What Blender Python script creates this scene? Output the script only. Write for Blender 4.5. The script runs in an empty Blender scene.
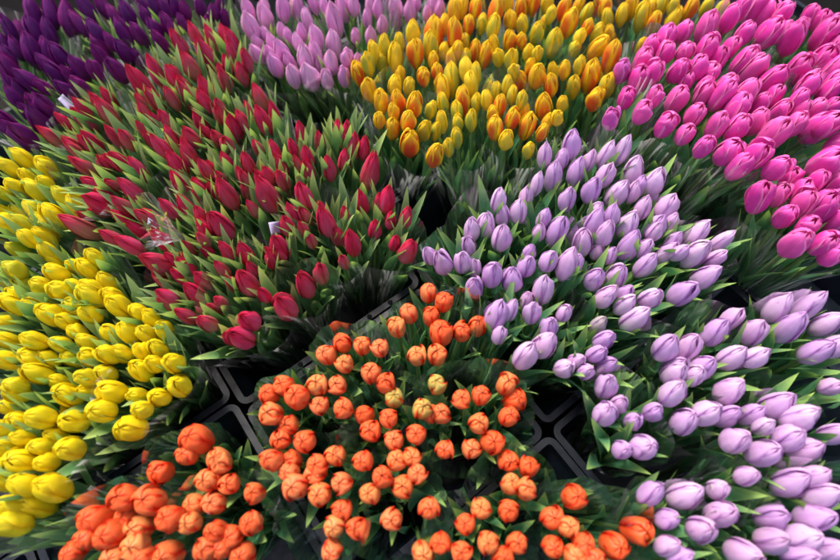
import bpy, math, random
from mathutils import Vector, Matrix, noise
random.seed(7)
sc = bpy.context.scene
C = sc.collection
PI = math.pi

# ------------------------------------------------------------------ camera geometry (photo: 840x560, wide lens looking down)
H = 1.70; TH = math.radians(23.6); F = 480.0
ct, st = math.cos(TH), math.sin(TH)
def ray(x, y):
    dx = (x - 420) / F; dy = (280 - y) / F
    return Vector((dx, dy * ct + st, dy * st - ct))
def at(x, y, z):
    w = ray(x, y); t = (z - H) / w.z
    return Vector((w.x * t, w.y * t, z)), t
TABLE = 0.75; ROOT = 0.775; RIM = 0.985; BZ = 1.08

# ------------------------------------------------------------------ helpers
def link(o, parent=None):
    C.objects.link(o)
    if parent is not None: o.parent = parent
    return o
def mesh_obj(name, me, mat=None, parent=None):
    if mat and not me.materials: me.materials.append(mat)
    return link(bpy.data.objects.new(name, me), parent)
def make_mesh(name, vs, fs, uv=None, smooth=True):
    me = bpy.data.meshes.new(name); me.from_pydata(vs, [], fs); me.update()
    if smooth: me.polygons.foreach_set('use_smooth', [True] * len(me.polygons))
    if uv:
        l = me.uv_layers.new(name='UVMap'); buf = []
        for p in me.polygons:
            for vi in p.vertices: buf += list(uv[vi])
        l.data.foreach_set('uv', buf)
    return me
def tag(o, label=None, cat=None, group=None, kind=None):
    if label: o['label'] = label
    if cat: o['category'] = cat
    if group: o['group'] = group
    if kind: o['kind'] = kind
    return o
def lerp(a, b, t): return a + (b - a) * t
def interp(tab, v):
    for (a, ra), (b, rb) in zip(tab, tab[1:]):
        if v <= b:
            t = (v - a) / (b - a); t = t * t * (3 - 2 * t) * .45 + t * .55
            return lerp(ra, rb, t)
    return tab[-1][1]
def sstep(a, b, x):
    t = max(0, min(1, (x - a) / (b - a))); return t * t * (3 - 2 * t)

# ------------------------------------------------------------------ node helpers
class N:
    def __init__(s, name):
        s.m = bpy.data.materials.new(name); s.m.use_nodes = True
        s.t = s.m.node_tree; s.t.nodes.clear()
        s.out = s.t.nodes.new('ShaderNodeOutputMaterial')
    def n(s, typ, **kw):
        nd = s.t.nodes.new('ShaderNode' + typ)
        for k, v in kw.items(): setattr(nd, k, v)
        return nd
    def set(s, sock, v):
        if hasattr(v, 'is_output') or isinstance(v, bpy.types.NodeSocket): s.t.links.new(v, sock)
        else:
            if isinstance(v, tuple) and len(v) == 3 and sock.type == 'RGBA': v = v + (1,)
            sock.default_value = v
    def math(s, op, a, b=0.0, c=None, clamp=False):
        nd = s.n('Math', operation=op, use_clamp=clamp)
        s.set(nd.inputs[0], a); s.set(nd.inputs[1], b)
        if c is not None: s.set(nd.inputs[2], c)
        return nd.outputs[0]
    def step(s, v, a, b, lo=0.0, hi=1.0):
        nd = s.n('MapRange', interpolation_type='SMOOTHSTEP')
        s.set(nd.inputs[0], v)
        for i, x in enumerate((a, b, lo, hi)): s.set(nd.inputs[i + 1], x)
        return nd.outputs[0]
    def mix(s, f, a, b, blend='MIX'):
        nd = s.n('Mix', data_type='RGBA', blend_type=blend)
        s.set(nd.inputs[0], f); s.set(nd.inputs[6], a); s.set(nd.inputs[7], b)
        return nd.outputs[2]
    def uv(s):
        u = s.n('UVMap'); sx = s.n('SeparateXYZ'); s.t.links.new(u.outputs[0], sx.inputs[0])
        return sx.outputs[0], sx.outputs[1]
    def vec(s, x, y, z=0.0):
        nd = s.n('CombineXYZ')
        for i, v in enumerate((x, y, z)): s.set(nd.inputs[i], v)
        return nd.outputs[0]
    def noise(s, vec=None, scale=5.0, detail=3.0, rough=.5):
        nd = s.n('TexNoise'); s.set(nd.inputs['Scale'], scale); s.set(nd.inputs['Detail'], detail); s.set(nd.inputs['Roughness'], rough)
        if vec is not None: s.set(nd.inputs['Vector'], vec)
        return nd.outputs[0]
    def bump(s, h, strength=.3, dist=.001):
        nd = s.n('Bump'); s.set(nd.inputs['Height'], h); s.set(nd.inputs['Strength'], strength); s.set(nd.inputs['Distance'], dist)
        return nd.outputs[0]
    def bsdf(s, col, rough=.5, spec=.4, normal=None, **kw):
        nd = s.n('BsdfPrincipled'); s.set(nd.inputs['Base Color'], col); s.set(nd.inputs['Roughness'], rough)
        s.set(nd.inputs['Specular IOR Level'], spec)
        if normal is not None: s.set(nd.inputs['Normal'], normal)
        for k, v in kw.items(): s.set(nd.inputs[k], v)
        return nd.outputs[0]
    def mixsh(s, f, a, b):
        nd = s.n('MixShader'); s.set(nd.inputs[0], f); s.t.links.new(a, nd.inputs[1]); s.t.links.new(b, nd.inputs[2])
        return nd.outputs[0]
    def trans(s, col):
        nd = s.n('BsdfTranslucent'); s.set(nd.inputs[0], col); return nd.outputs[0]
    def done(s, sh):
        s.t.links.new(sh, s.out.inputs[0]); return s.m

def petal_mat(name, mid, edge, tip, base, edge_amt=.6, tip_amt=.7, streak=.35, mask='all', base_to=.3, rib=None, rough=.42, edge_at=.62):
    """Petal colours belong to the petal: midrib, margin, tip and foot each have their own pigment; object colour carries the single flower's own tint."""
    g = N(name); u, v = g.uv()
    a = g.math('ABSOLUTE', g.math('MULTIPLY_ADD', u, 2.0, -1.0))
    oi = g.n('ObjectInfo')
    sv = g.vec(g.math('MULTIPLY', u, 26.0), g.math('MULTIPLY', v, 1.6), g.math('MULTIPLY', oi.outputs['Random'], 40.0))
    nz = g.noise(sv, 1.0, 3.0, .6)
    big = g.noise(g.vec(g.math('MULTIPLY', u, 2.2), g.math('MULTIPLY', v, 2.0), g.math('MULTIPLY', oi.outputs['Random'], 90.0)), 1.0, 2.0, .5)
    vj = g.math('ADD', v, g.math('MULTIPLY_ADD', nz, .24, -.12))
    col = g.mix(g.step(vj, 0.0, base_to), base, mid)
    if rib: col = g.mix(g.math('MULTIPLY', g.step(a, .34, .0), g.step(vj, .95, .35)), col, rib)
    col = g.mix(g.math('MULTIPLY', g.step(vj, .70, 1.0), tip_amt), col, tip)
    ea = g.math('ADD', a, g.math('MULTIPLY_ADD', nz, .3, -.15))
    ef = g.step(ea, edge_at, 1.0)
    t_mask = {'all': 1.0, 'centre': g.math('MULTIPLY', g.step(ea, 1.0, .35), g.step(vj, 1.02, .55)), 'low': g.step(vj, .98, .35)}[mask]
    tint_f = g.math('MULTIPLY', oi.outputs['Alpha'], t_mask)
    col = g.mix(tint_f, col, oi.outputs['Color'])
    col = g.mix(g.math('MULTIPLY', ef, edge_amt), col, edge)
    col = g.mix(1.0, col, g.mix(nz, (1 - streak,) * 3, (1 + streak * .6,) * 3), 'MULTIPLY')
    col = g.mix(1.0, col, g.mix(big, (.78, .78, .78), (1.16, 1.16, 1.16)), 'MULTIPLY')
    bp = g.bump(nz, .35, .0006)
    sh = g.bsdf(col, rough, .32, bp)
    return g.done(g.mixsh(.22, sh, g.trans(col)))

def leaf_mat(name, deep, light, tipc):
    g = N(name); u, v = g.uv(); oi = g.n('ObjectInfo')
    a = g.math('ABSOLUTE', g.math('MULTIPLY_ADD', u, 2.0, -1.0))
    nz = g.noise(g.vec(g.math('MULTIPLY', u, 34.0), g.math('MULTIPLY', v, 1.3), g.math('MULTIPLY', oi.outputs['Random'], 60.0)), 1.0, 2.0, .55)
    big = g.noise(g.vec(g.math('MULTIPLY', u, 1.5), g.math('MULTIPLY', v, 5.0), g.math('MULTIPLY', oi.outputs['Random'], 30.0)), 1.0, 3.0, .55)
    col = g.mix(g.math('MULTIPLY_ADD', nz, .6, g.math('MULTIPLY_ADD', big, .8, -.3), clamp=True), deep, light)
    col = g.mix(g.math('MULTIPLY', g.step(v, .72, 1.0), .75), col, tipc)
    col = g.mix(g.math('MULTIPLY', g.step(a, .86, 1.0), .45), col, tipc)
    col = g.mix(1.0, col, g.mix(oi.outputs['Random'], (.72, .76, .80), (1.2, 1.16, 1.0)), 'MULTIPLY')
    sh = g.bsdf(col, .40, .42, g.bump(nz, .5, .0008))
    return g.done(g.mixsh(.25, sh, g.trans(g.mix(1.0, col, (1.0, 1.15, .55), 'MULTIPLY'))))

M = {}
M['orange'] = petal_mat('orange_petal', (.80, .170, .050), (.66, .018, .004), (.80, .10, .02), (.50, .42, .08), 1.0, .5, .26, 'all', .24, rib=(.88, .29, .10), edge_at=.60)
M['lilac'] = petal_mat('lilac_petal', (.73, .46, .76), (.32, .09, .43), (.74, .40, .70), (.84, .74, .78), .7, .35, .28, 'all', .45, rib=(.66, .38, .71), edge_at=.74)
M['pink'] = petal_mat('pink_petal', (.82, .062, .43), (.93, .36, .62), (.90, .26, .54), (.80, .30, .42), .75, .5, .30, 'all', .25, rib=(.72, .05, .33), edge_at=.75)
M['red'] = petal_mat('red_petal', (.66, .018, .10), (.50, .008, .02), (.60, .010, .030), (.42, .22, .15), .6, .6, .36, 'low', .42, rib=(.68, .10, .22))
M['purple'] = petal_mat('purple_petal', (.165, .012, .160), (.25, .012, .15), (.21, .012, .14), (.06, .02, .09), .5, .5, .30, 'all', .3)
M['light_pink'] = petal_mat('light_pink_petal', (.80, .36, .65), (.84, .52, .76), (.80, .36, .66), (.80, .62, .66), .5, .4, .20, 'all', .4, rib=(.72, .22, .54))
M['yellow'] = petal_mat('yellow_petal', (.90, .72, .010), (.84, .54, .003), (.90, .68, .006), (.66, .66, .07), .7, .4, .20, 'all', .25, rib=(.85, .66, .02))
M['flamed'] = petal_mat('flamed_petal', (.88, .63, .035), (.90, .62, .008), (.90, .58, .008), (.58, .50, .07), .9, .8, .24, 'centre', .40, edge_at=.55)
LM_cool = leaf_mat('blue_green_leaf', (.040, .175, .095), (.160, .395, .205), (.42, .62, .15))
LM_warm = leaf_mat('fresh_green_leaf', (.055, .180, .075), (.220, .420, .190), (.54, .70, .24))
g = N('tulip_stem'); u, v = g.uv()
M_stem = g.done(g.bsdf(g.mix(g.noise(g.vec(u, g.math('MULTIPLY', v, 6.0)), 3.0), (.07, .15, .04), (.14, .24, .07)), .45, .4))

# clear wrapping film: lets light straight through, glossy where it is pulled tight, milky along its creases
g = N('clear_film')
tc = g.n('TexCoord')
mp = g.n('Mapping'); g.set(mp.inputs['Vector'], tc.outputs['Object']); mp.inputs['Scale'].default_value = (1, 1, .30)
fu, fv = g.uv(); f1 = g.noise(g.vec(g.math('MULTIPLY', fu, 34.0), g.math('MULTIPLY', fv, 1.3)), 1.0, 2.0, .5); f2 = g.noise(mp.outputs[0], 9.0, 2.0, .5)
ridge = g.math('ABSOLUTE', g.math('MULTIPLY_ADD', f1, 2.0, -1.0))
wide = g.noise(g.vec(g.math('MULTIPLY', fu, 13.0), g.math('MULTIPLY', fv, 1.8)), 1.0, 2.0, .5)
nrm = g.bump(g.math('ADD', wide, g.math('MULTIPLY', f2, 1.2)), .6, .010)
fr = g.n('Fresnel'); g.set(fr.inputs['IOR'], 1.39); g.set(fr.inputs['Normal'], nrm)
tr = g.n('BsdfTransparent'); g.set(tr.inputs[0], (.985, .988, .99))
gl = g.n('BsdfGlossy'); g.set(gl.inputs['Roughness'], .09); g.set(gl.inputs['Color'], (.95, .97, 1.0)); g.set(gl.inputs['Normal'], nrm)
df = g.n('BsdfTranslucent'); g.set(df.inputs[0], (.8, .82, .86))
crease = g.math('MULTIPLY', g.step(ridge, .09, .0), g.step(f2, .40, .66))
base = g.mixsh(g.math('MULTIPLY_ADD', crease, .30, .012), tr.outputs[0], df.outputs[0])
M_film = g.done(g.mixsh(g.math('MULTIPLY', fr.outputs[0], .60, clamp=True), base, gl.outputs[0]))

# black tray plastic
g = N('black_plastic'); tc = g.n('TexCoord')
nz = g.noise(tc.outputs['Object'], 60.0, 5.0, .65); sc_n = g.noise(tc.outputs['Object'], 7.0, 4.0, .6)
col = g.mix(g.step(sc_n, .45, .75), (.003, .005, .009), (.010, .015, .026))
M_tray = g.done(g.bsdf(col, g.step(nz, .3, .7, .32, .5), .26, g.bump(nz, .25, .001)))
g = N('rim_hole_shade'); M_hole = g.done(g.bsdf((.004, .004, .005), .8, .2))  # near-black colour stands for the shade inside the rim holes
g = N('dark_wood'); tc = g.n('TexCoord'); mp = g.n('Mapping'); g.set(mp.inputs['Vector'], tc.outputs['Object']); mp.inputs['Scale'].default_value = (1.2, 14, 14)
nz = g.noise(mp.outputs[0], 4.0, 6.0, .6)
M_wood = g.done(g.bsdf(g.mix(nz, (.004, .0025, .002), (.014, .008, .006)), .85, .08, g.bump(nz, .4, .003)))
g = N('ground_stone'); tc = g.n('TexCoord'); nz = g.noise(tc.outputs['Object'], 30.0, 8.0, .7)
M_ground = g.done(g.bsdf(g.mix(nz, (.004, .004, .004), (.010, .009, .009)), .95, .02, g.bump(nz, .4, .004)))
g = N('pale_paper'); tc = g.n('TexCoord'); nz = g.noise(tc.outputs['Object'], 90.0, 3.0)
M_paper = g.done(g.bsdf(g.mix(nz, (.24, .21, .36), (.36, .31, .44)), .55, .3))

# ------------------------------------------------------------------ flower kinds
KIND = {  # width, length, radius profile, petal half angle, leaf set, leaf length, leaf tip above bloom foot (fraction of bloom), leaves, tip closing, shoulder
 'orange':     dict(W=.0335, L=.054, prof=[(0,.30),(.08,.66),(.22,.94),(.42,1),(.62,.96),(.78,.82),(.9,.58),(.96,.36),(1,.05)], ang=62, leaf='cool', ll=.15, up=(-.6,.5), nl=3, lw=.026, dome=1.35, p=3.4, sh=.5),
 'lilac':      dict(W=.0288, L=.066, prof=[(0,.30),(.1,.66),(.22,.93),(.38,1),(.56,.91),(.74,.66),(.88,.38),(.96,.18),(1,.03)], ang=61, leaf='cool', ll=.16, up=(.1,.9), nl=4, lw=.023, dome=1.12, p=2.4, sh=.42),
 'pink':       dict(W=.0330, L=.062, prof=[(0,.32),(.1,.68),(.25,.94),(.45,1),(.66,.93),(.82,.76),(.93,.52),(.98,.34),(1,.22)], ang=60, leaf='cool', ll=.17, up=(-.5,.35), nl=3, lw=.024, dome=1.15, p=3.0, sh=.5),
 'red':        dict(W=.0235, L=.064, prof=[(0,.32),(.12,.72),(.3,1),(.5,.94),(.7,.71),(.88,.38),(1,.05)], ang=60, leaf='warm', ll=.17, up=(.35,1.1), nl=4, lw=.026, dome=1.08, p=2.4, sh=.42),
 'purple':     dict(W=.0235, L=.056, prof=[(0,.32),(.12,.72),(.3,1),(.5,.96),(.72,.74),(.89,.42),(1,.06)], ang=60, leaf='warm', ll=.17, up=(-.1,.8), nl=3, lw=.020, dome=1.1, p=2.6, sh=.45),
 'light_pink': dict(W=.0255, L=.060, prof=[(0,.30),(.1,.64),(.27,.94),(.42,1),(.6,.89),(.78,.64),(.91,.36),(1,.05)], ang=60, leaf='warm', ll=.17, up=(-.1,.7), nl=3, lw=.018, dome=1.1, p=2.5, sh=.42),
 'yellow':     dict(W=.0300, L=.061, prof=[(0,.30),(.1,.66),(.25,.94),(.42,1),(.62,.92),(.8,.70),(.92,.42),(1,.06)], ang=61, leaf='warm', ll=.18, up=(.2,1.05), nl=4, lw=.030, dome=1.18, p=2.8, sh=.45),
 'flamed':     dict(W=.0265, L=.060, prof=[(0,.30),(.1,.64),(.27,.94),(.42,1),(.62,.92),(.8,.70),(.92,.42),(1,.06)], ang=61, leaf='cool', ll=.18, up=(-.7,.3), nl=3, lw=.024, dome=1.14, p=2.7, sh=.46),
}
OVER = [(1, 1), (-1, 1), (-1, -1)]  # how the three outer petals lap over one another
def petal_verts(k, rng, R, L, rot, inner, nu=10, nv=13, lap=(0, 0)):
    K = KIND[k]; vs = []; uv = []
    ang = math.radians(K['ang'] * (1.02 if inner else 1.0) + rng.uniform(-3, 3))
    opn = rng.uniform(-.08, .12) if rng.random() > .18 else rng.uniform(.2, .45); lz = rng.uniform(.96, 1.03) * (.97 if inner else 1.0)
    ph = rng.uniform(0, 6.3); wob = rng.uniform(.01, .03); lean = rng.uniform(-.06, .06)
    for j in range(nv + 1):
        v = j / nv
        r = interp(K['prof'], v) * (1 + opn * sstep(.45, 1, v)) * (.90 if inner else 1.0)
        # blunt-pointed outline: full width to the shoulder, then rounding in to the tip
        ow = (1 - ((v - K['sh']) / (1 - K['sh'])) ** K['p']) ** .62 if v > K['sh'] else 1.0
        ow = max(ow, .04)
        for i in range(nu + 1):
            uu = 2 * i / nu - 1
            phi = uu * ang * ow + lean * v
            rr = r * (1 + .07 * abs(uu) * (lap[1] if uu > 0 else lap[0]) * sstep(.05, .4, v) + .075 * abs(uu) ** 2.6 * sstep(.05, .5, v) - .05 * max(0, 1 - abs(uu) * 3.0) * sstep(.2, .8, v) + wob * math.sin(ph + uu * 4 + v * 7) * v)
            z = L * lz * (1 - (1 - v) ** K['dome'] - .055 * abs(uu) ** 1.5 * sstep(.35, .95, v))
            vs.append((R * rr * math.cos(phi + rot), R * rr * math.sin(phi + rot), z)); uv.append((i / nu, v))
    fs = []
    for j in range(nv):
        for i in range(nu):
            a = j * (nu + 1) + i; fs.append((a, a + 1, a + nu + 2, a + nu + 1))
    return vs, fs, uv
def join(parts):
    V, Fc, U = [], [], []
    for vs, fs, uv in parts:
        o = len(V); V += vs; U += uv; Fc += [tuple(x + o for x in f) for f in fs]
    return V, Fc, U
def leaf_verts(rng, L, W, nu=6, nv=16):
    vs, uv = [], []
    curve = rng.uniform(.06, .24); side = rng.uniform(-.10, .10); tw = rng.uniform(-.7, .7); fold = rng.uniform(.25, .6)
    wav = rng.uniform(.0, .05); ph = rng.uniform(0, 6)
    for j in range(nv + 1):
        t = j / nv
        hw = W * .5 * (math.sin(PI * min(1, .13 + .87 * t)) ** .75) * (1 if t < .985 else .3) * (1 - .25 * t)
        cx = L * curve * t ** 2.1; cy = L * side * t ** 2; cz = L * t * (1 - .10 * curve * t)
        ta = tw * t * t
        for i in range(nu + 1):
            q = 2 * i / nu - 1
            y = q * hw; x = -abs(q) ** 1.4 * hw * fold * (1 - .4 * t) + wav * hw * math.sin(ph + 9 * t) * q * 3
            x, y = x * math.cos(ta) - y * math.sin(ta), x * math.sin(ta) + y * math.cos(ta)
            vs.append((cx + x, cy + y, cz)); uv.append((i / nu, t))
    fs = []
    for j in range(nv):
        for i in range(nu):
            a = j * (nu + 1) + i; fs.append((a, a + 1, a + nu + 2, a + nu + 1))
    return vs, fs, uv
def tube_verts(path, rad, n=7):
    vs, fs, uv = [], [], []
    for j, (p, r) in enumerate(zip(path, rad)):
        for i in range(n):
            a = 2 * PI * i / n; vs.append((p[0] + r * math.cos(a), p[1] + r * math.sin(a), p[2])); uv.append((i / n, j / (len(path) - 1)))
    for j in range(len(path) - 1):
        for i in range(n):
            fs.append((j * n + i, j * n + (i + 1) % n, (j + 1) * n + (i + 1) % n, (j + 1) * n + i))
    return vs, fs, uv

NV = 7
PROTO = {}
for k, K in KIND.items():
    rng = random.Random(k); R, L = K['W'] / 2, K['L']
    P = dict(inner=[], petal=[], whole=[], leaf=[])
    for q in range(NV):
        inn = [petal_verts(k, rng, R, L, math.radians(60 + 120 * i) + rng.uniform(-.1, .1), True) for i in range(3)]
        P['inner'].append(make_mesh(k + '_bloom', *join(inn)))
        pm = [petal_verts(k, rng, R, L, 0, False, lap=OVER[i]) for i in range(3)]
        P['petal'].append([make_mesh(k + '_petal', *p) for p in pm])
        out = [petal_verts(k, rng, R, L, math.radians(120 * i) + rng.uniform(-.1, .1), False, lap=OVER[i]) for i in range(3)]
        P['whole'].append(make_mesh(k + '_bloom', *join(inn + out)))
        P['leaf'].append(make_mesh(k + '_leaf', *leaf_verts(rng, 1.0 * K['ll'], K['lw'] * rng.uniform(.75, 1.25))))
    for m in P['inner'] + P['whole'] + sum(P['petal'], []): m.materials.append(M[k])
    for m in P['leaf']: m.materials.append(LM_cool if K['leaf'] == 'cool' else LM_warm)
    PROTO[k] = P
STEM = []
for q in range(3):
    rng = random.Random(q); bx, by = rng.uniform(-.006, .006), rng.uniform(-.006, .006)
    me = make_mesh('stem', *tube_verts([(bx * math.sin(PI * t / 8), by * math.sin(PI * t / 8), t / 8) for t in range(9)], [.0042 - .0008 * t / 8 for t in range(9)]))
    me.materials.append(M_stem); STEM.append(me)
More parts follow.
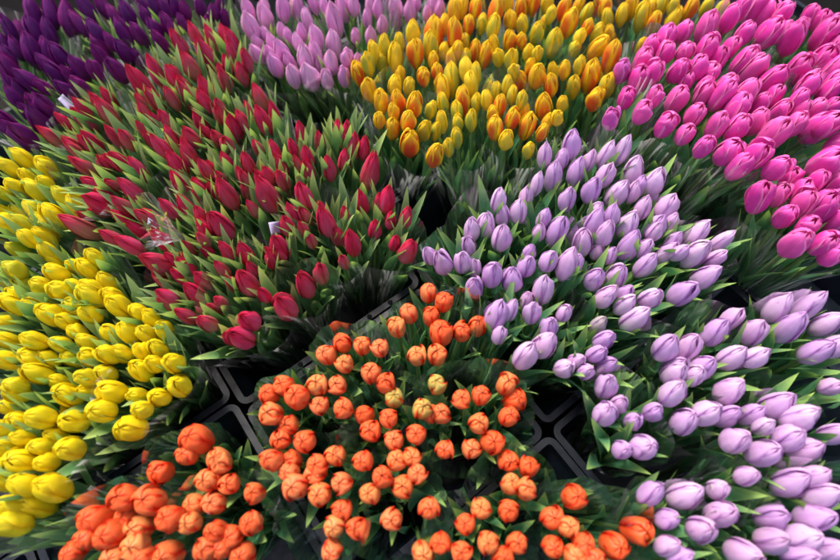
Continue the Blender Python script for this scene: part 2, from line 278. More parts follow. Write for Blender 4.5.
# ------------------------------------------------------------------ where each flower stands (surveyed from the photo: x, y, width, own tint)
# block: (x origin, y origin, units per photo pixel, entries)
SURVEY = {
'orange': [(0, 0, 1, """327 355 20,343 344 18,344 364 18p,428 293 18,443 302 19r,431 317 18,410 314 19,397 328 17p,442 334 24r,437 355 21,417 356 15p,462 332 15,478 327 10,363 346 14,380 348 18,
372 374 22,386 385 17,394 399 19g,437 385 16g,461 399 19,481 396 19,442 415 18,431 413 9,422 410 9g,479 424 20,492 441 24r,471 449 20,445 449 20,365 415 20r,371 432 22,388 418 20,394 441 21,417 434 21,364 461 20,397 460 22,412 456 18,
506 386 20,514 400 24r,509 417 18,508 460 22r,529 467 19r,284 385 21,270 395 13,297 397 26,319 405 20,317 386 21p,337 386 18,273 414 23,290 425 16,281 439 20,305 441 22,343 408 15,272 460 22,292 461 18,336 456 22,317 465 18,
219 460 22,255 492 22,230 484 21,213 481 22r,215 504 22,252 524 18r,232 537 18,217 532 12r,242 554 26,296 487 26,320 494 24,317 473 20,290 472 20,343 483 22,342 510 19,334 526 19p,332 549 17,358 529 20,
382 478 20,417 474 15,403 487 23,371 494 19p,392 520 23,428 509 22,422 552 19p,441 543 19r,465 523 22,481 508 18p,461 552 20,488 542 22,510 485 19p,526 490 22,508 510 19r,516 544 22,502 558 20r,
573 497 25r,551 519 23,567 527 17p,553 546 21r,583 544 19,573 555 19,593 558 18,613 546 26r,635 530 27r,
199 440 30r,187 455 18,221 463 22,207 480 24,161 473 22r,126 499 25r,151 502 28,195 504 21,170 519 27r,190 523 23p,98 521 32r,129 516 23,87 538 22r,114 536 28r,141 528 24p,136 546 26p,253 523 17,207 550 22,221 547 18,168 555 28,117 558 22,144 557 22,74 552 20r""")],
'lilac': [
 (420,120,6,"465 480 16,590 545 18,745 210 15,800 340 20,700 380 11"),
 (560,120,6,"70 150 20,10 230 10,100 310 19,170 245 14,275 210 17,375 185 16,270 330 18,440 310 20,570 370 19,195 420 19,335 440 24,45 470 18,440 430 13,645 520 22,500 530 17,210 540 14"),
 (420,213,6,"310 100 17,395 65 21,495 150 23,720 110 14,822 110 22,290 195 17,140 295 21,60 255 9,250 290 19,325 330 15,430 370 23,320 440 20,555 390 21,640 310 20,650 235 12,775 280 20,745 460 28,740 30 14"),
 (560,213,6,"205 60 21,140 180 20,270 120 18,405 70 20,315 20 17,580 80 26,650 60 18,50 310 22,90 300 14,205 390 20,420 200 22,505 210 12,300 250 12,350 370 24,515 310 19,640 240 18,720 230 13,740 490 26,540 510 19,275 500 19,400 540 12"),
 (0,0,1,"696 232 22,696 254 24,706 277 26,722 240 14,640 186 14,655 232 14"),
 (470,300,6,"155 85 24,240 60 14,180 205 15,375 80 19,375 70 10,480 160 20,450 265 23,340 330 23,565 75 16,565 405 20,635 365 9,775 150 13g,805 240 18,755 325 17,700 430 17"),
 (580,290,6,"270 90 13,340 170 24,165 450 18,510 340 24,660 350 24,565 470 24,735 460 24"),
 (700,280,6,"90 310 26,190 230 18,325 305 27,195 465 28,335 460 20,470 170 26,645 155 23,545 290 26,755 255 26,700 420 30,810 400 20"),
 (580,373,6,"160 70 23,240 185 18,150 250 24,325 290 18,445 230 19,550 115 24,570 10 22,690 10 20,630 300 33,250 460 19,385 445 27,750 230 26"),
 (700,373,6,"180 105 27,170 260 20,305 245 22,455 190 25,385 320 17,210 400 30,385 475 31,590 260 28,540 390 26,640 460 34,805 365 20,790 80 16"),
 (620,467,6,"185 160 21,390 155 26,595 140 21,760 50 17,285 305 21,490 380 26,605 295 30,290 470 21,360 540 20,740 510 31"),
 (700,467,6,"540 95 33,690 60 22,745 175 26,685 300 29,440 300 26,615 425 31,440 440 36,770 510 32,600 540 30"),
],
'pink': [
 (600,0,6,"400 220 18,395 320 17,505 190 16,510 310 16,640 170 20,640 290 20,780 110 18,775 290 17,260 360 18,710 360 18,130 430 16l,325 440 19,465 420 19,590 410 18,655 450 18,235 480 21,520 490 16,750 520 20,620 520 14"),
 (700,0,6,"235 60 16,265 200 17,340 50 20,390 90 20,495 75 16,405 200 22,490 190 12,660 100 16,720 120 10,560 230 24,600 170 16,750 210 22,800 140 12,720 370 22,575 410 23,255 370 20,300 430 23,435 480 20,820 280 16,800 430 22,640 510 19,780 520 18"),
 (600,80,6,"150 110 17,250 190 19,70 235 17l,330 100 17,455 120 20,395 270 20,565 210 19,700 280 20,625 90 17,620 400 18"),
 (700,80,6,"135 90 21,275 90 20,220 180 23,345 250 19,465 195 17,440 325 26,570 270 19,690 170 15,700 290 26,770 270 22,750 490 30,220 290 21,165 430 23,335 450 24,245 520 22,455 530 21,775 70 18,640 40 19,595 110 14,825 380 18"),
 (700,170,6,"360 165 24,605 120 18,620 205 22,505 280 20,720 230 26,645 340 20,575 445 26,740 440 22,700 70 14,800 80 22,820 170 16,820 300 20,800 510 22"),
],
'flamed': [
 (340,0,6,"685 70 16,735 40 12,810 60 14o,620 150 12,775 150 12o,435 200 16,560 215 24o,690 200 17o,540 280 17g,450 320 18o,355 255 11g,265 270 13,335 345 17,175 380 14g,200 310 10,105 440 15o,505 460 14o,585 430 12o,670 350 13,705 300 12,755 420 15,665 480 17g,815 310 13o,790 510 16,820 440 10,365 450 8"),
 (480,0,6,"95 60 17o,85 165 15g,180 130 14,245 50 14o,255 150 13,175 250 15o,85 265 10,35 330 15o,15 140 9g,335 200 15g,250 240 11o,425 85 12,505 45 14o,540 135 17o,590 30 10,635 80 13g,640 165 9o,445 260 18g,290 320 13,345 320 10,190 360 14,600 225 13,570 290 12g,595 395 10,505 420 13,705 200 11g,775 200 13,760 110 12g,745 50 12o,700 285 17,665 460 19o,760 510 16,790 340 18o,345 460 18,300 400 10,240 480 15o,205 430 9,430 510 15o,160 510 12,565 520 15g,170 20 12,320 15 14o"),
 (600,0,6,"30 45 12o,195 30 14,255 100 16,300 60 10,325 140 15o,365 30 14,445 40 12,435 120 15,545 50 14o,640 40 11g,130 90 13,40 115 12g,250 280 10g,10 270 7,720 60 12"),
 (340,80,6,"180 60 17,245 130 16,330 35 15,415 35 10g,350 135 16o,450 150 18o,235 240 13,325 195 13,310 290 17,405 245 17o,505 300 16g,425 380 21r,575 455 19r,545 175 13g,615 60 16,610 250 10,740 120 16o,700 190 13g,700 345 13g,620 140 11g,785 240 10g"),
 (480,60,6,"250 240 13g,40 240 12,120 270 14o,190 350 16o,90 410 17o,155 475 16,280 395 18o,380 285 18o,490 265 9,460 345 12,370 430 11o,690 235 18o,760 160 16,295 540 9"),
],
'light_pink': [
 (220,0,6,"165 60 13,185 160 17,265 100 15,375 50 14,460 40 14,270 30 9,370 180 10,410 220 10,310 260 11,465 255 11,375 310 16,490 190 10,525 115 11,580 220 15,560 20 9,680 120 18,625 40 10,740 50 14,680 270 16,815 215 10,570 320 14,510 350 16,330 390 15,220 320 13,435 460 16,540 455 19,640 470 13,665 370 14,760 350 13,745 460 13,800 30 12"),
 (340,0,6,"25 50 13,185 30 12,165 110 9,255 150 12,185 220 12,330 50 14,420 70 13,230 50 8,560 40 13,600 60 12,525 80 9,105 360 8,455 15 9"),
],
'purple': [
 (0,0,6,"200 90 15,300 60 14,290 110 13,205 190 17,400 100 16,300 200 14,190 300 18,360 345 15,475 410 14,290 400 14,350 450 17,185 490 16,60 420 18,50 340 12,570 190 14,520 40 13,610 30 12,770 80 14,745 190 14,610 270 14,750 310 14,570 420 14,700 420 14,670 250 10,820 200 10,20 260 12,270 520 12,480 520 14,400 545 14,55 170 12"),
 (110,0,6,"180 210 12,270 170 13,330 60 14,390 40 12,300 250 12,350 140 13,90 320 12,445 150 12,540 40 11,450 60 10,620 70 10,660 30 9,690 110 10,270 30 11,200 40 11,590 130 9,170 350 10,40 420 14"),
 (0,80,6,"280 165 19,30 250 17,150 340 20,60 310 14,160 190 12,80 100 12"),
],
'red': [
 (110,0,6,"410 260 14,520 220 14,580 330 19,490 400 16d,690 220 12,730 240 14,820 360 12,700 390 11,790 450 14,270 430 15,370 460 12,185 510 20,400 450 11,440 520 14d,680 450 12d"),
 (110,60,6,"470 220 17d,370 230 13d,330 350 12,210 330 12d,570 190 15,570 260 16,730 410 18,540 370 15,570 430 11,485 460 16,650 480 14d,370 460 12,300 520 14,460 540 12,805 370 14,690 130 13d,660 280 11d,270 240 15d,200 420 11d"),
 (0,80,6,"490 160 13,400 255 12,660 110 11,590 140 12,510 240 16,640 200 17d,330 340 15d,550 370 14,450 410 15d,690 340 14,760 360 14d,500 520 14d,720 490 15,650 500 9,820 520 11"),
 (210,90,6,"50 150 12d,210 190 13,325 190 17,385 130 9,235 130 10d,310 50 16d,100 330 15d,290 350 10d,380 360 13,225 440 14,555 275 14,500 350 10,425 460 15p,590 400 13,530 450 11d,590 490 14p,720 470 14p,800 420 14p,820 250 11,765 250 8,660 320 12d,100 430 13,350 510 10,310 550 16,20 490 12,70 530 11d,190 520 10d"),
 (300,120,6,"285 70 12,225 65 8,325 160 14,390 170 13,415 310 20,375 500 16,520 475 18,30 460 15,125 545 13,115 130 10d"),
 (310,200,6,"90 130 20,390 170 14,260 260 18,585 300 21,205 370 10d,65 440 16d,575 100 14p,405 20 8,210 80 10d"),
 (70,140,6,"120 30 14,30 60 13d,275 130 14,225 140 9,100 175 15d,415 200 13,560 60 17,720 90 17,640 150 17,650 260 14,770 290 13,810 180 14,130 260 13,250 270 12d,370 290 16,180 370 20,220 330 14,320 400 14d,600 410 13,700 410 16,790 460 13,440 460 12d,510 470 16p,800 510 12,60 520 18d,170 430 11d"),
 (190,170,6,"225 150 19,180 330 22,90 360 14,60 100 12,110 40 14,470 150 24,330 60 13d,550 60 15d,480 30 10,670 150 17,615 260 14,690 280 14d,810 300 17,590 340 16,530 460 20,470 510 13,330 500 17,230 490 14,60 270 14,100 480 10,80 420 13d,380 230 12d,720 420 13d"),
 (80,220,6,"300 150 16,200 110 15,490 120 17,470 250 22,650 240 14d,750 130 13d,740 40 16,760 180 9,640 280 14,745 360 17,530 460 15,690 450 18,520 500 13d,660 170 12d"),
 (180,250,6,"250 110 13d,310 200 14d,400 200 22,430 110 12,500 270 13,625 340 24p,755 210 21p,410 415 21,370 520 24,290 530 10,170 440 17d,245 310 12d,540 60 13,600 30 12,380 40 12,280 30 10,40 400 15"),
],
'yellow': [
 (80,290,6,"80 40 22,200 40 20,240 100 22,360 130 16,290 255 22,510 250 19,60 150 20,185 260 18,50 310 16,170 390 20,250 380 19,370 370 18,365 490 22,445 440 17,565 430 21,60 410 18,150 500 20,40 520 18"),
 (80,360,6,"195 190 28,345 210 10,370 295 20,125 305 26,310 420 28,590 155 23"),
 (0,380,6,"410 100 22,450 240 26,250 220 24,110 80 18,120 255 18,30 300 20,140 340 18,250 400 16,420 420 25,150 490 28,40 520 20"),
 (0,467,6,"145 115 24,315 125 29,80 230 24,80 340 26,20 90 14"),
 (0,300,6,"90 40 18,200 40 18,310 90 22,400 130 18,450 40 20,210 250 20,370 270 16,50 250 18,50 360 20,210 350 20,240 440 22,90 520 18,290 360 14"),
 (0,220,6,"350 320 19,250 390 18,370 420 20,450 400 14,540 420 22,650 370 17,580 230 17,270 100 13,170 115 16,90 300 18g,120 460 18,220 500 18,60 490 16,40 360 14g"),
 (0,140,6,"145 110 18,285 170 18,60 170 14,90 280 16,220 310 18,205 420 17,330 460 20,470 400 20,60 510 20,270 260 14,375 340 10g,140 500 12g,20 330 14g,15 430 12"),
],
}
# the wrapped bunches: (x, y in the photo, what sets this bunch apart)
BUNCH = {
'orange': [(435,325,'bunch between red and lilac tulips'),(300,400,'bunch at the far-left tray corner'),(350,360,'short row below the red tulips'),(390,425,'bunch around the greenish buds'),(490,412,'bunch at the empty tray corner'),
  (312,500,'bunch by the slanting tray wall'),(395,495,'bunch above the lower tray rim'),(490,518,'bunch in the small lower tray'),(590,540,'bunch next to bottom lilac tulips'),
  (112,528,'bunch on the glinting film edge'),(195,462,'bunch under the broad drooping leaf'),(222,532,'bunch left of slanting black wall'),(165,535,'bottom-edge bunch with pale buds')],
'lilac': [(475,250,'bunch facing the red tulips'),(540,235,'bunch below the flamed tulips'),(548,290,'bunch above the twin drooping blooms'),(595,180,'bunch closest to flamed tulips'),(650,195,'bunch with tip beneath pink tulips'),
  (610,245,'middle bunch of rear lilac tray'),(692,262,'bunch pointing at lone pink tulip'),(515,340,'twin-bloom bunch above orange tulips'),(610,345,'bunch by the green lilac bud'),
  (700,350,'bunch right below the film ridge'),(810,335,'bunch under the lone-standing pink tulips'),(620,415,'bunch at the grey tray corner'),(700,410,'bunch around the lying striped bloom'),(775,425,'bunch pointing right near the edge'),
  (660,525,'bottom bunch touching orange tulips'),(730,505,'bottom bunch around the side-lying bloom'),(805,520,'bunch in the bottom-right corner')],
'pink': [(650,60,'bunch beside the flamed tulips'),(640,105,'bunch directly above lilac tulips'),(735,50,'bunch behind the middle pink gap'),(770,25,'bunch at the black back edge'),(815,45,'bunch by the brown back board'),
  (700,100,'bunch in middle of pink block'),(730,130,'bunch above the lone pink bloom'),(770,130,'bunch right of the dark gap'),(820,120,'bunch around the wide leaning bloom'),(790,205,'bunch behind the dewy film'),(825,235,'bunch on right edge over lilac')],
'flamed': [(370,70,'bunch touching the light pink tulips'),(395,110,'bunch at corner above red tulips'),(425,45,'bunch with the widest orange bloom'),(470,30,'rear bunch beside light pink tulips'),(470,95,'bunch behind the two red-flamed blooms'),
  (520,45,'bunch in middle of flamed block'),(570,30,'bunch with the tall green bud'),(505,120,'bunch overhanging the lilac tulips'),(575,85,'bunch between lilac and pink tulips'),(640,20,'rear bunch beside pink tulips')],
'light_pink': [(255,20,'bunch next to purple tulips'),(285,60,'bunch above the red tulips'),(330,60,'bunch next to flamed tulips'),(360,15,'rear bunch in middle'),(425,10,'rear bunch behind flamed tulips')],
'purple': [(35,35,'bunch in dark back corner'),(70,70,'bunch above the paper tag'),(110,30,'bunch behind the film veil'),(165,25,'bunch behind red tulips'),(205,15,'bunch beside light pink tulips'),(25,130,'bunch above yellow tulips'),(120,65,'bunch touching red tulips')],
'red': [(155,85,'bunch in front of purple tulips'),(215,50,'bunch up beside light pink tulips'),(85,115,'bunch next to the paper tag'),(130,130,'bunch right below the paper tag'),(205,125,'bunch in upper middle of block'),(260,110,'bunch below light pink tulips'),
  (325,150,'bunch at the block upper-right corner'),(290,165,'bunch with pale upright buds'),(90,180,'bunch leaning over yellow tulips'),(165,170,'bunch above the crinkled film knot'),(225,195,'bunch left of white tape scrap'),(275,215,'bunch around the white tape scrap'),
  (330,215,'bunch left of the big leaves'),(385,230,'bunch overlooking the lilac tulips'),(120,245,'bunch below the yellow-tipped leaf'),(180,225,'bunch holding the crinkled film knot'),(195,290,'bunch beside the main yellow tulips'),(245,275,'bunch in the lower middle'),(290,295,'lowest bunch above orange tulips')],
'yellow': [(30,165,'bunch below the purple tulips'),(60,205,'bunch leaning by red tulips'),(45,270,'bunch behind the main yellow block'),(100,300,'bunch along the red tulips'),(40,320,'bunch at the left picture edge'),(80,345,'bunch in middle of yellow block'),
  (140,350,'bunch with the lone round bloom'),(60,385,'bunch left of the big leaf'),(115,400,'bunch above the orange tulips'),(40,430,'bunch behind the brown film fold'),(30,500,'lowest bunch at left edge')],
}
# ------------------------------------------------------------------ the setting
def box_verts(x0, x1, y0, y1, z0, z1):
    v = [(x0,y0,z0),(x1,y0,z0),(x1,y1,z0),(x0,y1,z0),(x0,y0,z1),(x1,y0,z1),(x1,y1,z1),(x0,y1,z1)]
    f = [(0,3,2,1),(4,5,6,7),(0,1,5,4),(1,2,6,5),(2,3,7,6),(3,0,4,7)]
    return v, f, [(0,0)] * 8
me = make_mesh('ground', [(-30,-30,0),(30,-30,0),(30,30,0),(-30,30,0)], [(0,1,2,3)], smooth=False)
tag(mesh_obj('ground', me, M_ground), kind='structure')
tb = tag(link(bpy.data.objects.new('display_table', None)), 'dark brown wooden table carrying all the black trays', 'table')
tb.location = (0, .52, 0)
for i in range(9):
    y0 = -.72 + i * .162
    o = mesh_obj('tabletop_board', make_mesh('tabletop_board', *box_verts(-1.40, 1.40, y0, y0 + .155, TABLE - .03, TABLE), smooth=False), M_wood, tb)
    bv = o.modifiers.new('edge', 'BEVEL'); bv.width = .003
for x in (-1.30, 1.30):
    for y in (-.62, .60): mesh_obj('leg', make_mesh('leg', *box_verts(x-.035, x+.035, y-.035, y+.035, 0, TABLE - .032), smooth=False), M_wood, tb)

# black trays stand in a grid turned 37 degrees
ROT = math.radians(37)
ax, ay = Vector((math.cos(ROT), math.sin(ROT), 0)), Vector((math.sin(ROT), -math.cos(ROT), 0))
def round_rect(w, d, r, z, n=6):
    pts = []
    for cx, cy, a0 in ((w/2-r, d/2-r, 0), (-w/2+r, d/2-r, 90), (-w/2+r, -d/2+r, 180), (w/2-r, -d/2+r, 270)):
        for i in range(n + 1):
            a = math.radians(a0 + 90 * i / n); pts.append((cx + r * math.cos(a), cy + r * math.sin(a), z))
    return pts
def loft(rings, close=True):
    vs = sum(rings, []); n = len(rings[0]); fs = []
    for j in range(len(rings) - 1):
        for i in range(n): fs.append((j*n+i, j*n+(i+1) % n, (j+1)*n+(i+1) % n, (j+1)*n+i))
    if close: fs.append(tuple(range((len(rings)-1)*n, len(rings)*n)))
    return vs, fs, [(0, 0)] * len(vs)
def tray(a0, a1, b0, b1, label):
    w, d = a1 - a0, b1 - b0; c = ax * ((a0 + a1) / 2) + ay * ((b0 + b1) / 2)
    t = tag(link(bpy.data.objects.new('plastic_tray', None)), label, 'tray', 'black trays in a slanted grid')
    t.location = (c.x, c.y, TABLE); t.rotation_euler = (0, 0, ROT)
    h = RIM - TABLE
    prof = [(-.030, .004), (-.006, h - .03), (.0, h - .028), (.0, h - .006), (.001, h - .003), (.010, h), (.0105, h + .0028), (.001, h + .003), (-.001, h - .004), (-.0035, h - .022), (-.008, h - .026), (-.034, .008)]
    m = make_mesh('plastic_tray', *loft([round_rect(w + 2 * o, d + 2 * o, .005 + max(o, -.003), z) for o, z in prof]))
    body = mesh_obj('tray_body', m, M_tray, t)
    es = body.modifiers.new('split', 'EDGE_SPLIT'); es.split_angle = math.radians(50)
    # rim holes near each corner, drawn as solid discs with shade in their colour
    for sx in (-1, 1):
        for sy in (-1, 1):
            for dx, dy in ((.05, .006), (.09, .006)):
                vs = [(sx * (w/2 - dx) + .004 * math.cos(k * PI / 5), sy * (d/2 + dy) + .004 * math.sin(k * PI / 5), h + .0042) for k in range(10)]
                vs2 = [(x, y, z - .006) for x, y, z in vs]
                mesh_obj('rim_hole_disc', make_mesh('rim_hole_disc', *loft([vs2, vs])), M_hole, body)
    return t
TR = [  # a0, a1, b0, b1, label
 (-.137, .186, -.240, .042, 'black tray packed with orange tulips in the lower middle'),
 (-.115, .192, .066, .34, 'black tray with its corner empty beside the lowest orange tulips'),
 (-.455, -.163, -.262, .020, 'black tray of orange tulips beside the yellow tulips'),
 (-.450, -.163, .045, .33, 'black tray cut off by the bottom edge'),
 (.216, .565, -.412, .034, 'black tray under the rear lilac tulips'),
 (.216, .610, .062, .40, 'black tray with grey rim under the front lilac tulips'),
 (.636, 1.0, .03, .40, 'black tray at the right edge beside front lilac tulips'),
 (-.137, .186, -.62, -.266, 'black tray under the lower red tulips'),
 (-.455, -.163, -.66, -.288, 'black tray under the lower yellow tulips'),
 (-.137, .186, -1.0, -.646, 'black tray under light pink and upper red tulips'),
 (-.455, -.163, -1.06, -.686, 'black tray under the purple tulips and the paper tag'),
 (.216, .565, -.80, -.438, 'black tray under the flamed yellow tulips'),
 (.595, .95, -.40, .00, 'black tray under the front pink tulips'),
 (.595, .95, -.80, -.43, 'black tray under the rear pink tulips'),
 (-.79, -.481, -.66, -.288, 'black tray under the left-hand yellow tulips'),
 (.216, .565, -1.16, -.826, 'black tray at the back under flamed tulips'),
 (.98, 1.30, -.40, .0, 'black tray at the far right under pink tulips'),
 (-.79, -.481, -.262, .02, 'black tray in the lower left under yellow tulips'),
]
TR = [(a * .947, b * .947, c * .947, d * .947, l) for a, b, c, d, l in TR]
for t in TR: tray(*t)
def into_tray(p, pad=.055):
    """a bunch stands inside one tray: the spot nearest to P on some tray's floor"""
    a, b = p.dot(ax), p.dot(ay); best = None
    for a0, a1, b0, b1, _ in TR:
        qa, qb = min(max(a, a0 + pad), a1 - pad), min(max(b, b0 + pad), b1 - pad)
        d = (qa - a) ** 2 + (qb - b) ** 2
        if best is None or d < best[0]: best = (d, qa, qb)
    q = ax * best[1] + ay * best[2]
    return Vector((q.x, q.y, 0))

# ------------------------------------------------------------------ tulips
SIZE = {'orange': .93, 'lilac': .95, 'pink': .93, 'red': .93, 'yellow': .88, 'flamed': .90, 'purple': 1.0, 'light_pink': .97}
TOP = {'orange': 1.02, 'lilac': 1.0, 'yellow': .98, 'pink': 1.06}
HZ = {'orange': 0, 'lilac': .01, 'pink': .05, 'red': .01, 'purple': .0, 'light_pink': .01, 'yellow': .0, 'flamed': .02}
TINT = {  # own tint of single flowers: colour and how much
 'orange': {'r': ((.80, .10, .022), .65), 'p': ((.74, .40, .12), .5), 'g': ((.42, .45, .10), .85)},
 'lilac': {'g': ((.30, .42, .16), .6)}, 'pink': {'l': ((.55, .13, .50), .6)},
 'flamed': {'o': ((.82, .095, .022), 1.0), 'r': ((.74, .03, .018), 1.0), 'g': ((.42, .50, .06), .95)},
 'light_pink': {}, 'purple': {}, 'yellow': {'g': ((.45, .50, .03), .7)},
 'red': {'d': ((.36, .19, .12), .85), 'p': ((.66, .10, .15), .9)},
}
LOOK = {'orange': {'': 'orange', 'r': 'deep orange', 'p': 'pale apricot', 'g': 'greenish orange'}, 'lilac': {'': 'lilac', 'g': 'greenish lilac'}, 'pink': {'': 'hot pink', 'l': 'mauve pink'},
 'flamed': {'': 'golden yellow', 'o': 'orange-flamed yellow', 'r': 'red-flamed yellow', 'g': 'greenish yellow'}, 'light_pink': {'': 'light pink'}, 'purple': {'': 'dark purple'},
 'yellow': {'': 'yellow', 'g': 'greenish yellow'}, 'red': {'': 'crimson', 'd': 'dusky red', 'p': 'rosy red'}}
GROUP = {'orange': 'orange tulips', 'lilac': 'lilac tulips', 'pink': 'hot pink tulips', 'flamed': 'flamed yellow tulips', 'light_pink': 'light pink tulips', 'purple': 'dark purple tulips', 'yellow': 'plain yellow tulips', 'red': 'red tulips'}
ORD = ['', 'second', 'third', 'fourth', 'fifth', 'sixth', 'seventh', 'eighth', 'ninth', 'tenth']
def place_in_row(i, n):
    if n == 1: return 'alone'
    if i == 0: return 'leftmost'
    if i == n - 1: return 'rightmost'
    return ORD[i] + ' from left' if i <= (n - 1) / 2 else ORD[n - 1 - i] + ' from right'
rows_of = lambda n: 1 if n <= 4 else 2 if n <= 9 else 3 if n <= 16 else 4
ROWN = {1: ['row'], 2: ['rear row', 'front row'], 3: ['rear row', 'middle row', 'front row'], 4: ['rear row', 'second row', 'third row', 'front row']}
FILL = {'yellow': 40, 'flamed': 30, 'light_pink': 10, 'purple': 14, 'pink': 28, 'red': 20, 'lilac': 8}
OWN = {'orange': [((.82, .25, .09), .6), ((.78, .11, .03), .5), ((.84, .34, .10), .35), ((1, 1, 1), 0)],
       'lilac': [((.82, .58, .80), .6), ((.56, .30, .66), .4), ((.80, .48, .70), .4), ((1, 1, 1), 0)],
       'pink': [((.88, .16, .50), .5), ((.70, .03, .34), .4), ((.84, .10, .52), .4), ((1, 1, 1), 0)],
       'light_pink': [((.86, .50, .74), .5), ((.72, .26, .62), .4), ((1, 1, 1), 0)],
       'purple': [((.24, .012, .15), .5), ((.09, .008, .12), .5), ((1, 1, 1), 0)]}
LEAN = {'lilac': (.0, -.05), ('orange', 0): (.0, -.06), 'red': (.02, -.03), 'yellow': (.03, -.02), 'flamed': (0, -.03), 'pink': (-.01, -.02)}
rng = random.Random(11)
count = 0; stats = {}
SLEEVES = []
for kind, blocks in SURVEY.items():
    K = KIND[kind]; P = PROTO[kind]; fl = []
    for ox, oy, s, txt in blocks:
        for e in txt.replace('\n', '').split(','):
            x, y, w = e.split(); tint = ''
            if not w[-1].isdigit(): w, tint = w[:-1], w[-1]
            fl.append((ox + float(x) / s, oy + float(y) / s, float(w), tint))
    # heads set a little lower show between their neighbours
    want, low = FILL.get(kind, 0), []
    rf = random.Random(kind + 'fill')
    for _ in range(4000):
        if len(low) >= want: break
        a = rf.choice(fl); nb = sorted(fl, key=lambda f: (f[0] - a[0]) ** 2 + (f[1] - a[1]) ** 2)[1:7]; b = rf.choice(nb)
        q = rf.uniform(.35, .65); x, y, w = lerp(a[0], b[0], q) + rf.uniform(-3, 3), lerp(a[1], b[1], q) + rf.uniform(-3, 3), min(a[2], b[2]) * .95
        if w < 10 or (kind == 'lilac' and y > 300) or math.hypot(a[0] - b[0], a[1] - b[1]) > 3.2 * w: continue
        if min(math.hypot(f[0] - x, f[1] - y) / (f[2] + w) for f in fl + low) > .44: low.append((x, y, w, '' if a[3] in 'ro' else a[3], -.012))
    fl = [f + (0,) for f in fl] + low
    by = {}
    for f in fl:
        i = min(range(len(BUNCH[kind])), key=lambda i: (BUNCH[kind][i][0] - f[0]) ** 2 + (BUNCH[kind][i][1] - f[1]) ** 2)
        by.setdefault(i, []).append(f)
    for bi, members in sorted(by.items()):
        phrase = BUNCH[kind][bi][2]
        members.sort(key=lambda f: f[1])
        nr = rows_of(len(members)); per = len(members) / nr
        rows = [sorted(members[round(r * per):round((r + 1) * per)]) for r in range(nr)]
        items = []
        for r, row in enumerate(rows):
            for i, f in enumerate(row):
                x, y, w, tint, dz = f
                z = BZ + HZ[kind] + dz + rng.uniform(-.012, .012)
                p, t = at(x, y, z)
                real = w * t / F
                stats.setdefault(kind, []).append(real)
                s = max(.70, min(TOP.get(kind, 1.3), SIZE[kind] * real / K['W']))
                items.append((p, s, tint, ROWN[nr][r], place_in_row(i, len(row))))
        cen = sum((p for p, *_ in items), Vector()) / len(items)
        lx, ly = LEAN.get((kind, bi), LEAN.get(kind, (0, 0)))
        root_c = into_tray(cen + Vector((lx, ly, 0)))
        # a bunch leans only as far as it must
        root_c.z = ROOT; hold = []
        for p, s, tint, rown, pos in items:
            off = p - cen
            root = Vector((root_c.x + off.x * .40, root_c.y + off.y * .40, ROOT))
            d = p - root; dist = d.length; axis = d / dist
            L = K['L'] * s * rng.uniform(.88, 1.10)
            foot = dist - L * .5
            t = bpy.data.objects.new(kind + '_tulip', None); link(t)
            t.empty_display_size = .01
            t.location = root; t.rotation_mode = 'QUATERNION'
            t.rotation_quaternion = axis.to_track_quat('Z', 'Y')
            look = LOOK[kind][tint]
            where = f'{pos} in its {rown}' if rown == 'row' else f'{pos} in {rown}'
            lab = f'{look} tulip, {where} of the {phrase}'
            if len(lab.split()) > 16: lab = lab.replace(' of the ', ' of ', 1)
            tag(t, lab, 'tulip', GROUP[kind])
            col, al = TINT[kind].get(tint, ((1, 1, 1), 0))
            al *= rng.uniform(.8, 1.0)
            if kind == 'red' and tint == '': col, al = rng.choice([((.40, .14, .11), .45), ((.74, .10, .22), .55), ((.5, .01, .04), .4), ((1, 1, 1), 0)])
            if kind == 'flamed' and tint == '': col, al = rng.choice([((.84, .20, .03), .5), ((.50, .54, .07), .7), ((.88, .72, .05), .6)])
            if kind in OWN and tint == '': col, al = rng.choice(OWN[kind])
            if kind == 'yellow' and tint == '': col, al = (.60, .58, .03), rng.choice([0, 0, .1, .3])
            v = rng.randrange(NV); ra = rng.uniform(0, 2 * PI)
            wv = rng.uniform(.96, 1.04)
            near = (K['W'] * s * F / max(.5, (p - Vector((0, 0, H))).length) >= 12.0)
            bl = mesh_obj('bloom', P['inner'][v] if near else P['whole'][v], None, t)
            bl.location = (0, 0, foot); bl.rotation_euler = (rng.uniform(-.05, .05), rng.uniform(-.05, .05), ra); bl.scale = (s * wv, s * wv, L / K['L'])
            bl.color = (*col, al)
            if near:
                pv = P['petal'][v]
                for q in range(3):
                    pe = mesh_obj('petal', pv[q], None, bl); pe.rotation_euler = (0, 0, q * 2 * PI / 3 + rng.uniform(-.12, .12)); pe.color = (*col, al)
                    k_ = rng.uniform(.98, 1.04); pe.scale = (k_, k_, rng.uniform(.97, 1.03))
            sm = mesh_obj('stem', STEM[rng.randrange(3)], None, t); sm.scale = (s ** .5, s ** .5, foot + .003)
            la = rng.uniform(0, 2 * PI)
            for q in range(K['nl']):
                lf = mesh_obj('leaf', P['leaf'][rng.randrange(NV)], None, t)
                tip = foot + K['L'] * rng.uniform(*K['up']); ls = rng.uniform(.8, 1.15)
                lz = max(.03, tip - K['ll'] * ls)
                lf.location = (0, 0, lz); lf.scale = (ls, ls, (tip - lz) / K['ll'])
                if kind == 'orange' and bi == 10 and q == 0 and pos == 'leftmost': lf.scale = (1.5, 1.9, lf.scale[2] * 1.25)
                lf.rotation_euler = (0, rng.uniform(-.04, .10), la + q * 2 * PI / K['nl'] + rng.uniform(-.5, .5))
            count += 1; hold.append((p, axis, L))
        SLEEVES.append((kind, phrase, cen, root_c, hold))

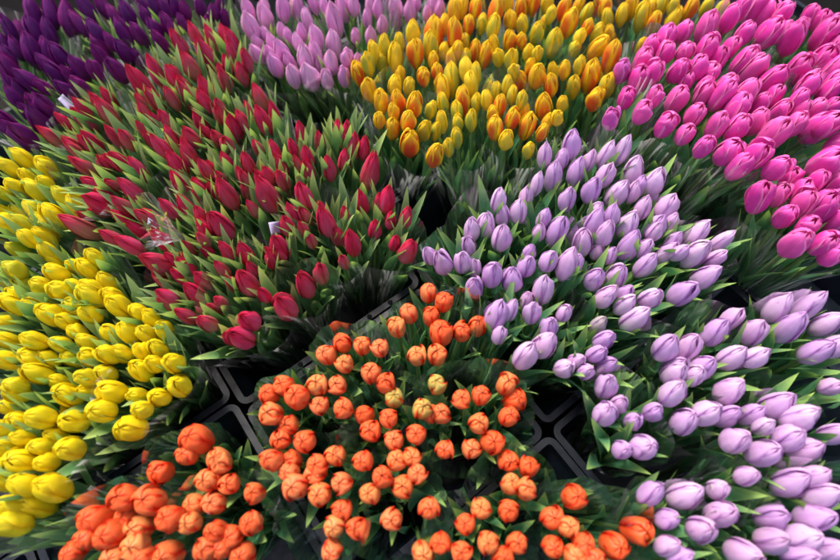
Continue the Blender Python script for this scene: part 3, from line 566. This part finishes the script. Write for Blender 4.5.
# ------------------------------------------------------------------ clear film sleeves, one round each bunch
def sleeve(kind, phrase, cen, root_c, hold, seed):
    rg = random.Random(seed); n, m = 72, 12
    top = BZ + HZ[kind] - .012
    pts = [p - ax_ * L * .6 for p, ax_, L in hold]
    fl_ang = [rg.uniform(0, 2 * PI) for _ in range(2)]; fl_h = [rg.uniform(.008, .035) for _ in range(2)]
    sup = []
    for i in range(n):
        a = 2 * PI * i / n; d = Vector((math.cos(a), math.sin(a), 0))
        sup.append(max(0.02, max((q - cen).dot(d) for q in pts)) + .017)
    sup = [(sup[i - 2] + sup[i - 1] + sup[i] + sup[(i + 1) % n] + sup[(i + 2) % n]) / 5 for i in range(n)]
    vs = []; uv = []
    ph = rg.uniform(0, 9)
    for j in range(m + 1):
        t = j / m
        for i in range(n):
            a = 2 * PI * i / n
            h = top - ROOT - .006 + .008 * math.sin(3 * a + ph) + .006 * math.sin(7 * a + 2 * ph)
            for fa, fh in zip(fl_ang, fl_h):
                da = math.atan2(math.sin(a - fa), math.cos(a - fa)); h += fh * math.exp(-(da / .45) ** 2)
            k = lerp(.45, 1.0, t)
            nz = noise.noise(Vector((math.cos(a) * 2.2 + seed, math.sin(a) * 2.2, t * 1.7)))
            nz2 = noise.noise(Vector((a * 6, t * 4 + seed, 1.3)))
            r = sup[i] * k + .008 * nz * t + .0035 * nz2 + .010 * t ** 6
            c = root_c.lerp(Vector((cen.x, cen.y, 0)), t)
            vs.append((c.x + r * math.cos(a), c.y + r * math.sin(a), ROOT + .004 + h * t)); uv.append((i / n, t))
    fs = [(j*n+i, j*n+(i+1) % n, (j+1)*n+(i+1) % n, (j+1)*n+i) for j in range(m) for i in range(n)]
    o = mesh_obj('film_sleeve', make_mesh('film_sleeve', vs, fs, uv), M_film)
    o.name = 'film_sleeve'
    names = {'orange': 'orange', 'lilac': 'lilac', 'pink': 'pink', 'flamed': 'flamed yellow', 'light_pink': 'light pink', 'purple': 'purple', 'yellow': 'yellow', 'red': 'red'}
    return tag(o, f'clear film sleeve around the {names[kind]} {phrase}', 'plastic sleeve', 'clear film sleeves')
SL = {}
for i, s in enumerate(SLEEVES): SL[(s[0], s[1])] = sleeve(*s, i * 3.7 + 1)

# small paper tag, tape scrap and crinkled film knot fixed to their sleeves
def scrap(parent, name, px, py, z, w, h, mat, rot, tilt, seed):
    p, _ = at(px, py, z); n = 6; vs = []; uv = []
    for s_ in (0, 1):
        for j in range(n + 1):
            for i in range(n + 1):
                x, y = (i / n - .5) * w, (j / n - .5) * h
                vs.append((x, y, .006 * math.sin(3 * i / n + seed) * math.cos(2 * j / n) - s_ * .0006))
    q = (n + 1) ** 2; fs = []
    for j in range(n):
        for i in range(n):
            a = j * (n + 1) + i; fs.append((a, a + 1, a + n + 2, a + n + 1)); fs.append((q + a + n + 1, q + a + n + 2, q + a + 1, q + a))
    rim = [i for i in range(n + 1)] + [j * (n + 1) + n for j in range(1, n + 1)] + [n * (n + 1) + i for i in range(n - 1, -1, -1)] + [j * (n + 1) for j in range(n - 1, 0, -1)]
    for a, b in zip(rim, rim[1:] + rim[:1]): fs.append((b, a, a + q, b + q))
    o = mesh_obj(name, make_mesh(name, vs, fs), mat, parent)
    o.location = p; o.rotation_euler = (tilt[0], tilt[1], rot)
    return o
scrap(SL[('purple', 'bunch above the paper tag')], 'paper_tag', 67, 103, BZ + .020, .012, .026, M_paper, .7, (.7, -.2), 1)
scrap(SL[('red', 'bunch around the white tape scrap')], 'tape_scrap', 275, 228, BZ + .016, .015, .018, M_paper, .35, (.7, .25), 2)

# the gathered, twisted tip of one sleeve: a small fan of stiff folded film
def film_tip(parent, px, py, z):
    p, _ = at(px, py, z); vs, uv = [], []; n, m = 22, 8; rg = random.Random(5)
    for j in range(m + 1):
        t = j / m
        for i in range(n + 1):
            a = 2 * PI * i / n
            r = .0035 + (.0016 + .019 * t ** 1.6) * (1 + .35 * (-1) ** i * t) + .006 * t * noise.noise(Vector((a * 3, t * 5, 2)))
            vs.append((r * math.cos(a), r * math.sin(a), -.012 + .046 * t + .010 * t * noise.noise(Vector((i * .7, 1, t))))); uv.append((i / n, t))
    fs = [(j*(n+1)+i, j*(n+1)+i+1, (j+1)*(n+1)+i+1, (j+1)*(n+1)+i) for j in range(m) for i in range(n)]
    o = mesh_obj('gathered_tip', make_mesh('gathered_tip', vs, fs, uv, smooth=False), M_film, parent); o.location = p; o.rotation_euler = (.15, -.5, 0)
film_tip(SL[('red', 'bunch holding the crinkled film knot')], 177, 236, BZ + .03)

# ------------------------------------------------------------------ camera, light
cam = bpy.data.cameras.new('camera'); co = link(bpy.data.objects.new('camera', cam)); sc.camera = co
co.location = (0, 0, H); co.rotation_euler = (TH, 0, 0)
cam.sensor_width = 36; cam.lens = 36 * F / 840; cam.clip_start = .01; cam.clip_end = 200
cam.dof.use_dof = True; cam.dof.focus_distance = .70; cam.dof.aperture_fstop = 1.8
EL, AZ = math.radians(58), math.radians(-30)
w = bpy.data.worlds.new('World'); sc.world = w; w.use_nodes = True
sky = w.node_tree.nodes.new('ShaderNodeTexSky'); sky.sky_type = 'NISHITA'; sky.sun_disc = False
sky.sun_elevation = EL; sky.sun_rotation = AZ; sky.air_density = 1.0; sky.dust_density = 6.0; sky.ozone_density = 1.0
bg = w.node_tree.nodes['Background']; bg.inputs[1].default_value = .105
w.node_tree.links.new(sky.outputs[0], bg.inputs[0])
sun = bpy.data.lights.new('sun', 'SUN'); sun.energy = 1.5; sun.angle = math.radians(11); sun.color = (1, .96, .90)
so = link(bpy.data.objects.new('sun', sun))
sd = Vector((math.sin(AZ) * math.cos(EL), math.cos(AZ) * math.cos(EL), math.sin(EL)))
so.rotation_euler = sd.to_track_quat('Z', 'Y').to_euler()
sc.view_settings.view_transform = 'Standard'; sc.view_settings.look = 'None'; sc.view_settings.gamma = 1
sc.view_settings.exposure = 1.45
sc.render.engine = 'CYCLES'
sc.cycles.max_bounces = 10; sc.cycles.transparent_max_bounces = 32; sc.cycles.diffuse_bounces = 4; sc.cycles.glossy_bounces = 3
sc.cycles.use_denoising = True
